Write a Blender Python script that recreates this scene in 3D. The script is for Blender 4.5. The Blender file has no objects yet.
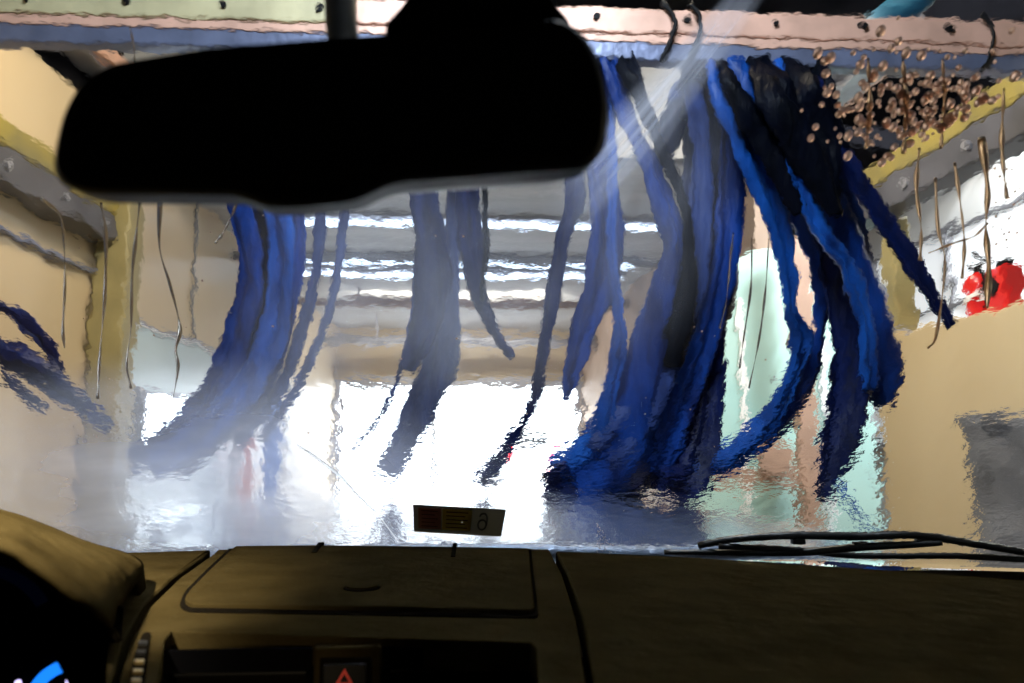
import bpy, bmesh, math, random
from mathutils import Vector, Matrix, noise
random.seed(7)
S = bpy.context.scene
COL = S.collection

# ------------------------------------------------------------------ camera
CAM = Vector((0.0, 0.0, 1.2))
YAW, PITCH, FPX = math.radians(3.72), math.radians(7.05), 800.0
cam_data = bpy.data.cameras.new('camera')
cam = bpy.data.objects.new('camera', cam_data); COL.objects.link(cam)
cam.location = CAM
cam.rotation_euler = (math.pi/2 + PITCH, 0, -YAW)
cam_data.sensor_width = 36.0
cam_data.lens = FPX*36.0/1024.0
cam_data.clip_start = 0.02
cam_data.dof.use_dof = True
cam_data.dof.focus_distance = 1.15
cam_data.dof.aperture_fstop = 5.6
S.camera = cam
# ------------------------------------------------------------------ world, exposure
w = bpy.data.worlds.new('world'); S.world = w; w.use_nodes = True
w.node_tree.nodes['Background'].inputs[0].default_value = (0.86, 0.93, 1.0, 1)
w.node_tree.nodes['Background'].inputs[1].default_value = 9.0
S.view_settings.view_transform = 'Standard'
S.view_settings.look = 'None'
S.view_settings.gamma = 1.0
S.view_settings.exposure = 0.0
try: S.view_settings.use_curve_mapping = False
except Exception: pass
S.cycles.use_denoising = True
S.cycles.max_bounces = 16
S.cycles.transmission_bounces = 12
S.cycles.transparent_max_bounces = 24
S.cycles.sample_clamp_indirect = 6.0

def area(name, loc, aim, power, sx, sy, col):
    d = bpy.data.lights.new(name, 'AREA'); d.shape = 'RECTANGLE'
    d.size, d.size_y, d.energy, d.color = sx, sy, power, col
    o = bpy.data.objects.new(name, d); COL.objects.link(o)
    o.location = loc
    o.rotation_euler = (Vector(aim)-Vector(loc)).to_track_quat('-Z', 'Y').to_euler()
    return o
area('wall_fill_driver_side', (-0.6, 2.75, 3.5), (-2.0, 3.6, 1.4), 54, .7, .4, (1.0, .82, .56))  # added fill for the driver side wall, no fixture there
area('wall_fill_passenger_side', (0.6, 2.75, 3.5), (2.0, 3.3, 1.2), 74, .7, .4, (1.0, .84, .62))  # added fill for the low wall side, no fixture there
area('curtain_fill', (0.1, 0.9, 3.3), (0.1, 2.6, 1.8), 66, .9, .3, (.75, .86, 1.0))  # added fill on bar and strips from the car side
area('exit_daylight', (0.0, 14.6, 3.6), (0, 9.0, 0.6), 900, 4, 1.2, (.85, .92, 1.0))
area('office_fill', (2.9, 3.6, 3.3), (3.5, 5.2, 1.8), 120, .8, .8, (.96, .98, 1.0))  # added fill that whitens the office wall
def spot(name, loc, aim, power, deg, col, soft=.03):
    d = bpy.data.lights.new(name, 'SPOT'); d.energy = power; d.spot_size = math.radians(deg); d.spot_blend = 1; d.color = col; d.shadow_soft_size = soft
    o = bpy.data.objects.new(name, d); COL.objects.link(o); o.location = loc
    o.rotation_euler = (Vector(aim)-Vector(loc)).to_track_quat('-Z', 'Y').to_euler(); return o
area('header_fill', (0.0, 9.6, 2.85), (0.0, 13.0, 2.5), 45, 2.4, .15, (1.0, .92, .78))  # added fill that lifts the header above the exit
spot('driver_dash_fill', (-.44, .26, 1.64), (-.47, .72, 1.07), 420, 50, (1.0, .86, .58))  # added spot that brightens the driver side of the dash
area('vent_face_fill', (0.12, -.03, 1.10), (-.12, .62, 1.02), .04, .08, .05, (1.0, .8, .5))  # added faint fill towards the vent face
spot('bezel_fill', (0.0, .02, 1.13), (-.145, .60, 1.03), 7, 20, (1, .78, .45), .02)  # added narrow spot so the switch bezel shows
# ------------------------------------------------------------------ helpers
fwd = Vector((math.sin(YAW)*math.cos(PITCH), math.cos(YAW)*math.cos(PITCH), math.sin(PITCH)))
rgt = Vector((math.cos(YAW), -math.sin(YAW), 0))
upv = rgt.cross(fwd)
def ray(px, py): return fwd + rgt*((px-512)/FPX) + upv*((341.5-py)/FPX)
def onY(px, py, Y): d = ray(px, py); return CAM + d*(Y/d.y)
def onZ(px, py, z): d = ray(px, py); return CAM + d*((z-CAM.z)/d.z)
def onX(px, py, x): d = ray(px, py); return CAM + d*(x/d.x)
# windshield surface: y + 1.147(z-1) + .10(x/.75)^2 = 1.2
WK, WC, WB = 1.147, .10/.5625, 1.25
def wy(x, z): return WB - WK*(z-1.0) - WC*x*x
def wn(x): return Vector((2*WC*x, 1, WK)).normalized()
def onW(px, py, off=0.0):
    d = ray(px, py)
    a = WC*d.x*d.x; b = d.y + WK*d.z; c = WK*(CAM.z-1.0) - WB
    t = -c/b if a < 1e-9 else (-b+math.sqrt(b*b-4*a*c))/(2*a)
    p = CAM + d*t
    return p + wn(p.x)*off

def link(name, me, mat=None, parent=None, smooth=False):
    o = bpy.data.objects.new(name, me); COL.objects.link(o)
    if mat:
        me.materials.append(mat)
    if smooth:
        for p in me.polygons: p.use_smooth = True
    if parent: 
        o.parent = parent
        o.matrix_parent_inverse = parent.matrix_basis.inverted()
    return o
def obj(name, bm, mat, parent=None, smooth=False):
    bmesh.ops.recalc_face_normals(bm, faces=bm.faces)
    me = bpy.data.meshes.new(name); bm.to_mesh(me); bm.free()
    return link(name, me, mat, parent, smooth)
def thing(name, loc, label, cat, group=None):
    o = bpy.data.objects.new(name, None); COL.objects.link(o); o.location = loc
    o.empty_display_size = .05
    return tag(o, label, cat, group)
def tag(o, label, cat=None, group=None, kind=None):
    if label: o['label'] = label
    if cat: o['category'] = cat
    if group: o['group'] = group
    if kind: o['kind'] = kind
    return o
def structure(o, label=None):
    o['kind'] = 'structure'
    if label: o['label'] = label
    return o
def bx(bm, x0, x1, y0, y1, z0, z1, bev=0.0, rot=None):
    m = Matrix.Translation(((x0+x1)/2, (y0+y1)/2, (z0+z1)/2))
    if rot is not None: m = m @ rot
    m = m @ Matrix.Diagonal((x1-x0, y1-y0, z1-z0, 1))
    r = bmesh.ops.create_cube(bm, size=1, matrix=m)
    if bev > 0:
        es = set(e for v in r['verts'] for e in v.link_edges)
        bmesh.ops.bevel(bm, geom=list(es), offset=bev, segments=2, affect='EDGES', profile=.5)
def box(name, x0, x1, y0, y1, z0, z1, mat, parent=None, bev=0.0):
    bm = bmesh.new(); bx(bm, x0, x1, y0, y1, z0, z1, bev); return obj(name, bm, mat, parent)
def catmull(pts, n):
    P = [Vector(p) for p in pts]
    if len(P) == 2: return [P[0].lerp(P[1], i/n) for i in range(n+1)]
    P = [P[0]*2-P[1]] + P + [P[-1]*2-P[-2]]
    out = []
    segs = len(P)-3
    for i in range(n+1):
        t = i/n*segs; k = min(int(t), segs-1); t -= k
        a, b, c, d = P[k:k+4]
        out.append(.5*((2*b)+(c-a)*t+(2*a-5*b+4*c-d)*t*t+(3*b-a-3*c+d)*t**3))
    return out
def tube(bm, pts, r, seg=8, n=None, squash=None):
    """r: number or function of 0..1"""
    C = catmull(pts, n or max(2, (len(pts)-1)*6))
    rings = []
    for i, p in enumerate(C):
        t = (C[min(i+1, len(C)-1)] - C[max(i-1, 0)]).normalized()
        a = Vector((0, 0, 1)) if abs(t.z) < .9 else Vector((1, 0, 0))
        u = t.cross(a).normalized(); v = u.cross(t)
        rr = r(i/(len(C)-1)) if callable(r) else r
        rings.append([bm.verts.new(p + (u*math.cos(k*2*math.pi/seg)+v*math.sin(k*2*math.pi/seg))*rr) for k in range(seg)])
    for a, b in zip(rings, rings[1:]):
        for k in range(seg): bm.faces.new((a[k], a[(k+1) % seg], b[(k+1) % seg], b[k]))
    bm.faces.new(rings[0][::-1]); bm.faces.new(rings[-1])
def cyl(bm, c, axis, r, h, seg=24, r2=None):
    q = Vector(axis).to_track_quat('Z', 'Y').to_matrix().to_4x4()
    bmesh.ops.create_cone(bm, cap_ends=True, segments=seg, radius1=r, radius2=r if r2 is None else r2, depth=h, matrix=Matrix.Translation(c) @ q)
def prism(bm, poly, ext, bev=0.0, seg=2):
    """poly: list of Vectors, ext: extrusion Vector; bevels the rim of the first face"""
    vs = [bm.verts.new(p) for p in poly]
    f = bm.faces.new(vs)
    r = bmesh.ops.extrude_face_region(bm, geom=[f])
    nv = [g for g in r['geom'] if isinstance(g, bmesh.types.BMVert)]
    bmesh.ops.translate(bm, verts=nv, vec=ext)
    if bev > 0:
        bm.edges.ensure_lookup_table()
        s = set(vs)
        es = [e for e in bm.edges if e.verts[0] in s and e.verts[1] in s]
        bmesh.ops.bevel(bm, geom=es, offset=bev, segments=seg, affect='EDGES', profile=.6)
def rounded(poly, r, seg=5):
    """round the corners of a 2D polygon [(x,y)...]; r number or list"""
    out = []; n = len(poly)
    for i in range(n):
        rr = r[i] if isinstance(r, (list, tuple)) else r
        p = Vector(poly[i]); a = Vector(poly[i-1]); b = Vector(poly[(i+1) % n])
        da, db = (a-p), (b-p)
        k = min(rr, da.length*.49, db.length*.49)
        p0, p1 = p+da.normalized()*k, p+db.normalized()*k
        if rr <= 0: out.append(p); continue
        for s in range(seg+1):
            t = s/seg; out.append((1-t)**2*p0+2*t*(1-t)*p+t*t*p1)
    return out

# ------------------------------------------------------------------ materials
def mat(name, col, rough=.6, metal=0.0, spec=.5, noise_scale=None, var=.25, bump=0.0, bump_scale=60, stretch=(1, 1, 1), emis=None, estr=0, coat=0, col2=None):
    m = bpy.data.materials.new(name); m.use_nodes = True
    nt = m.node_tree; b = nt.nodes['Principled BSDF']
    b.inputs['Base Color'].default_value = (*col, 1)
    b.inputs['Roughness'].default_value = rough
    b.inputs['Metallic'].default_value = metal
    b.inputs['Specular IOR Level'].default_value = spec
    b.inputs['Coat Weight'].default_value = coat
    if emis:
        b.inputs['Emission Color'].default_value = (*emis, 1); b.inputs['Emission Strength'].default_value = estr
    tc = nt.nodes.new('ShaderNodeTexCoord'); mp = nt.nodes.new('ShaderNodeMapping')
    mp.inputs['Scale'].default_value = stretch
    nt.links.new(tc.outputs['Object'], mp.inputs[0])
    if noise_scale:
        n = nt.nodes.new('ShaderNodeTexNoise'); n.inputs['Scale'].default_value = noise_scale; n.inputs['Detail'].default_value = 5
        r = nt.nodes.new('ShaderNodeValToRGB')
        c2 = col2 or tuple(c*(1-var) for c in col)
        r.color_ramp.elements[0].position = .32; r.color_ramp.elements[1].position = .68
        r.color_ramp.elements[0].color = (*c2, 1); r.color_ramp.elements[1].color = (*col, 1)
        nt.links.new(mp.outputs[0], n.inputs['Vector']); nt.links.new(n.outputs[0], r.inputs[0]); nt.links.new(r.outputs[0], b.inputs['Base Color'])
    if bump:
        n = nt.nodes.new('ShaderNodeTexNoise'); n.inputs['Scale'].default_value = bump_scale; n.inputs['Detail'].default_value = 4
        bp = nt.nodes.new('ShaderNodeBump'); bp.inputs['Strength'].default_value = bump; bp.inputs['Distance'].default_value = .01
        nt.links.new(mp.outputs[0], n.inputs['Vector']); nt.links.new(n.outputs[0], bp.inputs['Height']); nt.links.new(bp.outputs[0], b.inputs['Normal'])
    return m
M = {}
M['cream'] = mat('cream_panel', (.64, .51, .33), .35, noise_scale=.9, col2=(.58, .45, .28), bump=.1, bump_scale=3)
M['cream_low'] = mat('cream_low_wall', (.62, .50, .31), .55, noise_scale=1.4, col2=(.53, .41, .24), stretch=(1, 1, .3), bump=.1, bump_scale=30)
M['brown_wall'] = mat('brown_wall', (.45, .31, .22), .6, noise_scale=2, var=.4)
M['white_wall'] = mat('white_wall', (.80, .81, .80), .5, noise_scale=2, var=.06)
M['teal'] = mat('pale_teal', (.38, .62, .60), .35, noise_scale=1.2, col2=(.46, .64, .58), bump=.08, bump_scale=5)
M['paleblue'] = mat('pale_blue', (.62, .76, .82), .25, noise_scale=2, var=.1)
M['concrete'] = mat('wet_concrete', (.20, .20, .20), .15, noise_scale=3, var=.4, bump=.2, bump_scale=6)
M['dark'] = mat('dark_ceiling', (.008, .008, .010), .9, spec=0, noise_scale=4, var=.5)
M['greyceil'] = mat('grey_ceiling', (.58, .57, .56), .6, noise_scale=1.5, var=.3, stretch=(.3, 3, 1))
M['galv'] = mat('galvanised_steel', (.42, .42, .46), .45, .6, noise_scale=7, var=.3)
M['channel'] = mat('dull_grey_channel', (.10, .10, .12), .5, .1, noise_scale=5, var=.4)
M['yellow'] = mat('yellow_paint', (.32, .25, .045), .45, noise_scale=2.2, col2=(.13, .115, .065))
M['olive'] = mat('olive_post', (.34, .28, .12), .5, noise_scale=6, var=.3)
M['greypaint'] = mat('grey_paint', (.24, .24, .26), .5, noise_scale=5, var=.3)
M['copper'] = mat('peach_painted_steel', (.85, .50, .37), .38, .15, noise_scale=9, var=.3, bump=.15, bump_scale=25)
M['creambar'] = mat('cream_painted_steel', (.66, .58, .34), .4, .1, noise_scale=9, var=.35, bump=.15, bump_scale=25)
M['bluegrey'] = mat('blue_grey_steel', (.22, .25, .38), .35, .4, noise_scale=8, var=.4, bump=.2, bump_scale=40)
M['black'] = mat('black_plastic', (.005, .005, .006), .6, spec=.15)
M['deepblack'] = mat('deep_black_plastic', (.0015, .0015, .002), .8, spec=0)
M['mirrorhouse'] = mat('mirror_housing_plastic', (.004, .0045, .006), .5, spec=.3)
M['mirrorglass'] = mat('dark_mirror_glass', (.008, .010, .014), .06, 0.0, spec=.3)  # near-black colour stands in for the dark cabin it would reflect
M['post'] = mat('brown_post', (.42, .27, .20), .6, noise_scale=5, var=.3)
M['tarp'] = mat('grey_canvas', (.17, .175, .20), .7, noise_scale=8, var=.45, bump=.5, bump_scale=12)
M['red'] = mat('red_enamel', (.70, .02, .02), .25, coat=.5)
M['white'] = mat('white_print', (.85, .85, .85), .5)
M['orange'] = mat('orange_streak', (.85, .22, .10), .5)
M['bluestreak'] = mat('blue_streak', (.08, .22, .75), .5)
M['rubber'] = mat('wiper_rubber', (.006, .006, .006), .35)
M['tealtarp'] = mat('teal_sheet', (.008, .07, .13), .5, noise_scale=8, var=.5, emis=None)
M['carwhite'] = mat('white_car_paint', (.8, .8, .82), .25, coat=.6)
M['tail'] = mat('tail_lamp', (.8, .02, .03), .3, emis=(1, .04, .06), estr=2.5)
M['tyre'] = mat('tyre', (.02, .02, .02), .8)
M['dashcol'] = mat('brown_leatherette', (.0215, .0162, .0072), .75, spec=.0, noise_scale=16, col2=(.0135, .0100, .0042), bump=.6, bump_scale=22, stretch=(1, 1, 1))
M['dashcol2'] = M['dashcol']
M['seam'] = mat('dark_seam', (.003, .0025, .002), .9, spec=0)
M['brass'] = mat('brass_trim', (.45, .33, .12), .35, .8)
M['gaugeblue'] = mat('blue_gauge_ring', (0, .05, .2), .5, emis=(.01, .22, 1.0), estr=1.3)
M['gaugedim'] = mat('dim_blue_gauge', (0, .002, .01), .5, emis=(.0, .02, .16), estr=.012)
M['hazard'] = mat('red_triangle', (.5, .03, .02), .5, emis=(1, .08, .06), estr=.05)
M['tube'] = mat('tube_light', (.9, .95, 1), .4, emis=(.62, .76, 1.0), estr=3.2)
M['glow'] = mat('glow_lens', (.9, .95, 1), .4, emis=(.82, .93, 1.0), estr=7)
M['roofliner'] = mat('roof_lining', (.02, .02, .02), .9)
M['sky_ground'] = mat('pale_paving', (.55, .55, .56), .6)

def cloth(name, c1, c2, rough=.42):
    m = mat(name, c1, rough, spec=.18, noise_scale=10, col2=c2, bump=.7, bump_scale=26, stretch=(2.2, 2.2, .35))
    return m
M['c_blue'] = cloth('blue_cloth', (.0045, .046, .27), (.0015, .011, .08))
M['c_bright'] = cloth('bright_blue_cloth', (.008, .09, .42), (.003, .03, .16))
M['c_navy'] = cloth('navy_cloth', (.003, .012, .085), (.001, .0035, .025))
M['c_dark'] = cloth('black_cloth', (.002, .003, .008), (.001, .0015, .003))  # near-black tone of the strip cloth
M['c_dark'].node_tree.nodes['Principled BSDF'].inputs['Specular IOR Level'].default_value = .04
M['c_slate'] = cloth('slate_blue_cloth', (.035, .065, .22), (.012, .025, .10))

# car paint hood: wet, rippled
def hood_mat():
    m = mat('wet_silver_blue_paint', (.30, .36, .48), .10, .55, coat=1.0)
    nt = m.node_tree; b = nt.nodes['Principled BSDF']
    b.inputs['Coat Roughness'].default_value = .05
    tc = nt.nodes.new('ShaderNodeTexCoord'); mp = nt.nodes.new('ShaderNodeMapping'); mp.inputs['Scale'].default_value = (1, .55, 1)
    n = nt.nodes.new('ShaderNodeTexNoise'); n.inputs['Scale'].default_value = 38; n.inputs['Detail'].default_value = 6; n.inputs['Roughness'].default_value = .62
    bp = nt.nodes.new('ShaderNodeBump'); bp.inputs['Strength'].default_value = .55; bp.inputs['Distance'].default_value = .008
    nt.links.new(tc.outputs['Object'], mp.inputs[0]); nt.links.new(mp.outputs[0], n.inputs['Vector'])
    nt.links.new(n.outputs[0], bp.inputs['Height']); nt.links.new(bp.outputs[0], b.inputs['Normal']); nt.links.new(bp.outputs[0], b.inputs['Coat Normal'])
    return m
M['hood'] = hood_mat()

def glass_mat():
    m = bpy.data.materials.new('wet_windshield_glass'); m.use_nodes = True
    nt = m.node_tree; nt.nodes.clear()
    out = nt.nodes.new('ShaderNodeOutputMaterial'); g = nt.nodes.new('ShaderNodeBsdfGlass')
    g.inputs['IOR'].default_value = 1.33; g.inputs['Roughness'].default_value = 0.0
    g.inputs['Color'].default_value = (.97, .985, .985, 1)
    tc = nt.nodes.new('ShaderNodeTexCoord')
    # broad vertical runs of water + fine ripples
    def n(scale, st, detail, rough=.5):
        mp = nt.nodes.new('ShaderNodeMapping'); mp.inputs['Scale'].default_value = st
        nt.links.new(tc.outputs['Object'], mp.inputs[0])
        k = nt.nodes.new('ShaderNodeTexNoise'); k.inputs['Scale'].default_value = scale; k.inputs['Detail'].default_value = detail; k.inputs['Roughness'].default_value = rough
        nt.links.new(mp.outputs[0], k.inputs['Vector']); return k
    n1 = n(9, (1.6, .9, .9), 2)
    n2 = n(55, (1, 1, 1.6), 3)
    mul = nt.nodes.new('ShaderNodeMath'); mul.operation = 'MULTIPLY'; mul.inputs[1].default_value = .10
    nt.links.new(n2.outputs[0], mul.inputs[0])
    # fine ripples grow stronger towards the base of the glass, where the water gathers
    sx = nt.nodes.new('ShaderNodeSeparateXYZ'); nt.links.new(tc.outputs['Object'], sx.inputs[0])
    mr = nt.nodes.new('ShaderNodeMapRange'); mr.inputs[1].default_value = 1.30; mr.inputs[2].default_value = 1.05; mr.inputs[3].default_value = .5; mr.inputs[4].default_value = 2.2
    nt.links.new(sx.outputs['Z'], mr.inputs[0])
    mul2 = nt.nodes.new('ShaderNodeMath'); mul2.operation = 'MULTIPLY'
    nt.links.new(mul.outputs[0], mul2.inputs[0]); nt.links.new(mr.outputs[0], mul2.inputs[1])
    add = nt.nodes.new('ShaderNodeMath'); add.operation = 'ADD'
    nt.links.new(n1.outputs[0], add.inputs[0]); nt.links.new(mul2.outputs[0], add.inputs[1])
    bp = nt.nodes.new('ShaderNodeBump'); bp.inputs['Strength'].default_value = 1.0; bp.inputs['Distance'].default_value = .0024
    nt.links.new(add.outputs[0], bp.inputs['Height']); nt.links.new(bp.outputs[0], g.inputs['Normal'])
    nt.links.new(g.outputs[0], out.inputs[0])
    return m
M['glass'] = glass_mat()
def clear_mat(name, ior, col=(1, 1, 1), rough=.02):
    m = bpy.data.materials.new(name); m.use_nodes = True
    nt = m.node_tree; nt.nodes.clear()
    out = nt.nodes.new('ShaderNodeOutputMaterial'); g = nt.nodes.new('ShaderNodeBsdfGlass')
    g.inputs['IOR'].default_value = ior; g.inputs['Roughness'].default_value = rough; g.inputs['Color'].default_value = (*col, 1)
    nt.links.new(g.outputs[0], out.inputs[0]); return m
M['water'] = clear_mat('water', 1.33)
M['grey_water'] = clear_mat('grey_tinted_water', 1.33, (.52, .50, .48), .12)  # grey tint stands in for dark surroundings refracted in the runs
M['tinted_water'] = clear_mat('brown_tinted_water', 1.33, (.62, .50, .38), .28)  # brown tint painted in for the tones these rivulets refract
M['drop'] = clear_mat('tinted_drop', 1.33, (.80, .66, .58), .42)  # peach tint painted in for warm light refracted by the drops
def film_mat(name, dens, col=(.72, .80, 1.0), scale=(3, 30, 1), feather=.5, thresh=(.3, .75)):
    """a film of soap on the glass: UV runs 0..1 over the smear, thinner at its edges and streaky"""
    m = bpy.data.materials.new(name); m.use_nodes = True
    nt = m.node_tree; nt.nodes.clear()
    L = nt.links
    out = nt.nodes.new('ShaderNodeOutputMaterial'); mix = nt.nodes.new('ShaderNodeMixShader')
    tr = nt.nodes.new('ShaderNodeBsdfTransparent'); df = nt.nodes.new('ShaderNodeBsdfDiffuse'); tl = nt.nodes.new('ShaderNodeBsdfTranslucent')
    df.inputs[0].default_value = (*col, 1); tl.inputs[0].default_value = (*col, 1)
    m2 = nt.nodes.new('ShaderNodeMixShader'); m2.inputs[0].default_value = .8
    L.new(df.outputs[0], m2.inputs[1]); L.new(tl.outputs[0], m2.inputs[2])
    uv = nt.nodes.new('ShaderNodeUVMap'); sp = nt.nodes.new('ShaderNodeSeparateXYZ'); L.new(uv.outputs[0], sp.inputs[0])
    def edge(sock):
        # 4u(1-u) clipped by the feather
        a = nt.nodes.new('ShaderNodeMath'); a.operation = 'SUBTRACT'; a.inputs[0].default_value = 1; L.new(sock, a.inputs[1])
        b = nt.nodes.new('ShaderNodeMath'); b.operation = 'MULTIPLY'; L.new(sock, b.inputs[0]); L.new(a.outputs[0], b.inputs[1])
        c = nt.nodes.new('ShaderNodeMapRange'); c.interpolation_type = 'SMOOTHSTEP'; c.inputs[1].default_value = 0; c.inputs[2].default_value = .25*feather*1.6
        L.new(b.outputs[0], c.inputs[0]); return c.outputs[0]
    e1, e2 = edge(sp.outputs['X']), edge(sp.outputs['Y'])
    e = nt.nodes.new('ShaderNodeMath'); e.operation = 'MULTIPLY'; L.new(e1, e.inputs[0]); L.new(e2, e.inputs[1])
    mp = nt.nodes.new('ShaderNodeMapping'); mp.inputs['Scale'].default_value = scale; L.new(uv.outputs[0], mp.inputs[0])
    n = nt.nodes.new('ShaderNodeTexNoise'); n.inputs['Scale'].default_value = 1; n.inputs['Detail'].default_value = 4; L.new(mp.outputs[0], n.inputs['Vector'])
    r = nt.nodes.new('ShaderNodeMapRange'); r.inputs[1].default_value = thresh[0]; r.inputs[2].default_value = thresh[1]; r.inputs[3].default_value = .25; r.inputs[4].default_value = 1.0
    L.new(n.outputs[0], r.inputs[0])
    f = nt.nodes.new('ShaderNodeMath'); f.operation = 'MULTIPLY'; L.new(e.outputs[0], f.inputs[0]); L.new(r.outputs[0], f.inputs[1])
    g = nt.nodes.new('ShaderNodeMath'); g.operation = 'MULTIPLY'; g.inputs[1].default_value = dens; L.new(f.outputs[0], g.inputs[0])
    L.new(g.outputs[0], mix.inputs[0]); L.new(tr.outputs[0], mix.inputs[1]); L.new(m2.outputs[0], mix.inputs[2]); L.new(mix.outputs[0], out.inputs[0])
    return m

M['scratch'] = mat('scratch_white', (1, 1, 1), .5)
_b = M['scratch'].node_tree.nodes['Principled BSDF']; _b.inputs['Transmission Weight'].default_value = .85; _b.inputs['Roughness'].default_value = .6; _b.inputs['IOR'].default_value = 1.1
# ------------------------------------------------------------------ the bay: floor, walls, ceilings
structure(box('floor', -3.8, 3.8, -5, 14, -.2, 0, M['concrete']))
structure(box('ground_outside', -14, 14, 14, 60, -.22, -.01, M['sky_ground']))
structure(box('wall_left', -2.15, -2.0, -5, 13, 0, 3.0, M['cream']))
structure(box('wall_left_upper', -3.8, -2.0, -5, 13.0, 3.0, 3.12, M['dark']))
structure(box('wall_right_low', 2.0, 2.15, -5, 3.7, 0, 1.69, M['cream_low'], bev=.01), 'low cream wall beside the car')
structure(box('wall_right_rear', 3.65, 3.8, -5, 9, 0, 3.3, M['white_wall']))
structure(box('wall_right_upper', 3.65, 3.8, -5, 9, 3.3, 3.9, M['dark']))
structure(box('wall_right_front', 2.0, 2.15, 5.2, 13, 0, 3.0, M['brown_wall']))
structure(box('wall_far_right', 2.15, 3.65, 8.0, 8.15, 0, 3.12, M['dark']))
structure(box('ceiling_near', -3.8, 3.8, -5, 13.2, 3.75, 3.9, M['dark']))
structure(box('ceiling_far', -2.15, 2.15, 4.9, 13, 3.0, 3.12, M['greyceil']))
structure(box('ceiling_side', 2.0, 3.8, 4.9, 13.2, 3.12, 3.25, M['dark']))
structure(box('ceiling_fascia', -2.1, 2.0, 4.86, 4.96, 3.0, 3.8, M['greyceil']))
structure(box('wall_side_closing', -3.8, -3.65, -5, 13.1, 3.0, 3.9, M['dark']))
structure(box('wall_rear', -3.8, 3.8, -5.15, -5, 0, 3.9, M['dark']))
bm = bmesh.new()
bx(bm, -3.8, 3.8, 13.0, 13.15, 2.12, 3.9)
bx(bm, -3.8, -2.0, 13.0, 13.15, 0, 2.12)
bx(bm, 2.0, 3.8, 13.0, 13.15, 0, 2.12)
structure(obj('wall_front', bm, M['cream']), 'end wall of the wash bay around its bright exit')
# door frame of exit
bm = bmesh.new()
bx(bm, -2.0, 2.0, 12.9, 13.0, 2.05, 2.2); bx(bm, -2.0, -1.9, 12.9, 13.0, 0, 2.05); bx(bm, 1.9, 2.0, 12.9, 13.0, 0, 2.05)
bx(bm, -.45, -.38, 12.92, 13.0, 0, 2.05)
structure(obj('door_1', bm, M['galv']), 'metal frame around the bright exit opening')
# trims along left wall
structure(box('trim_1', -2.0, -1.965, -3, 4.35, 2.09, 2.11, M['bluegrey']))
structure(box('trim_2', -2.0, -1.97, 4.55, 9, 1.90, 1.93, M['bluegrey']))
for i, y in enumerate((1.2, 2.4, 6.0, 7.6, 9.4)):
    structure(box('trim_%d' % (i+3), -2.0, -1.985, y, y+.03, 0, 3.0, M['greypaint']))

def rail(name, x0, x1, xo, ya, yb, label):
    t = thing(name, (xo, ya, 2.3), label, 'guide rail')
    bm = bmesh.new(); bx(bm, x0, x1, ya, yb, 2.40, 2.51, .012); obj('painted_strip', bm, M['yellow'], t)
    bm = bmesh.new(); bx(bm, x0, x1, ya, yb, 2.26, 2.398, .012); obj('steel_channel', bm, M['channel'], t)
    k = ya+.3
    while k < yb-.1:
        bm = bmesh.new(); cyl(bm, ((x0 if xo > 0 else x1), k, 2.33), (1, 0, 0), .018, .03, 10); k += .45
        obj('bolt', bm, M['galv'], t)
    return t
rail('guide_rail', -1.99, -1.86, -1.95, 1.2, 4.35, 'yellow and grey rail running along the cream wall on the driver side')
rail('guide_rail', 1.95, 2.08, 2.0, 1.2, 4.05, 'yellow and grey beam above the low wall and white office window')

def post(name, x0, x1, y0, y1, z0, z1, m, label, cat='post'):
    t = thing(name, ((x0+x1)/2, (y0+y1)/2, z0), label, cat)
    bm = bmesh.new(); bx(bm, x0, x1, y0, y1, z0+.02, z1, .012); obj('shaft', bm, m, t)
    bm = bmesh.new(); bx(bm, x0-.03, x1+.03, y0-.03, y1+.03, z0, z0+.02, .004); obj('base_plate', bm, M['galv'], t)
    return t
post('steel_column', -1.98, -1.80, 4.36, 4.56, 0, 3.0, M['olive'], 'olive grey steel column standing against the cream wall', 'column')
post('steel_column', 2.02, 2.12, 3.55, 3.65, 1.69, 2.25, M['olive'], 'short olive column on the end of the low cream wall, under the yellow beam', 'column')

# ceiling struts
def strut(a, b, wdt, label):
    t = thing('roof_strut', a, label, 'roof beam')
    a, b = Vector(a), Vector(b); d = (b-a); q = d.to_track_quat('Y', 'Z').to_matrix().to_4x4()
    bm = bmesh.new()
    m = Matrix.Translation((a+b)/2) @ q
    for dz, ww, hh in ((.05, wdt, .015), (-.05, wdt, .015), (0, .02, .10)):
        bmesh.ops.create_cube(bm, size=1, matrix=m @ Matrix.Translation((0, 0, dz)) @ Matrix.Diagonal((ww, d.length, hh, 1)))
    obj('i_beam', bm, M['galv'], t)
    bm = bmesh.new(); bmesh.ops.create_cube(bm, size=1, matrix=m @ Matrix.Translation((wdt*.62, 0, 0)) @ Matrix.Diagonal((.03, d.length, .09, 1)))
    obj('side_strip', bm, M['copper'], t)
strut(onY(20, -10, 3.3), onY(135, 95, 4.86), .16, 'pale grey roof beam above the dark mirror on the driver side')
strut(onY(905, 30, 3.2), onY(800, 125, 4.86), .16, 'pale grey roof beam behind the black bundle of cloth strips')

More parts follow.
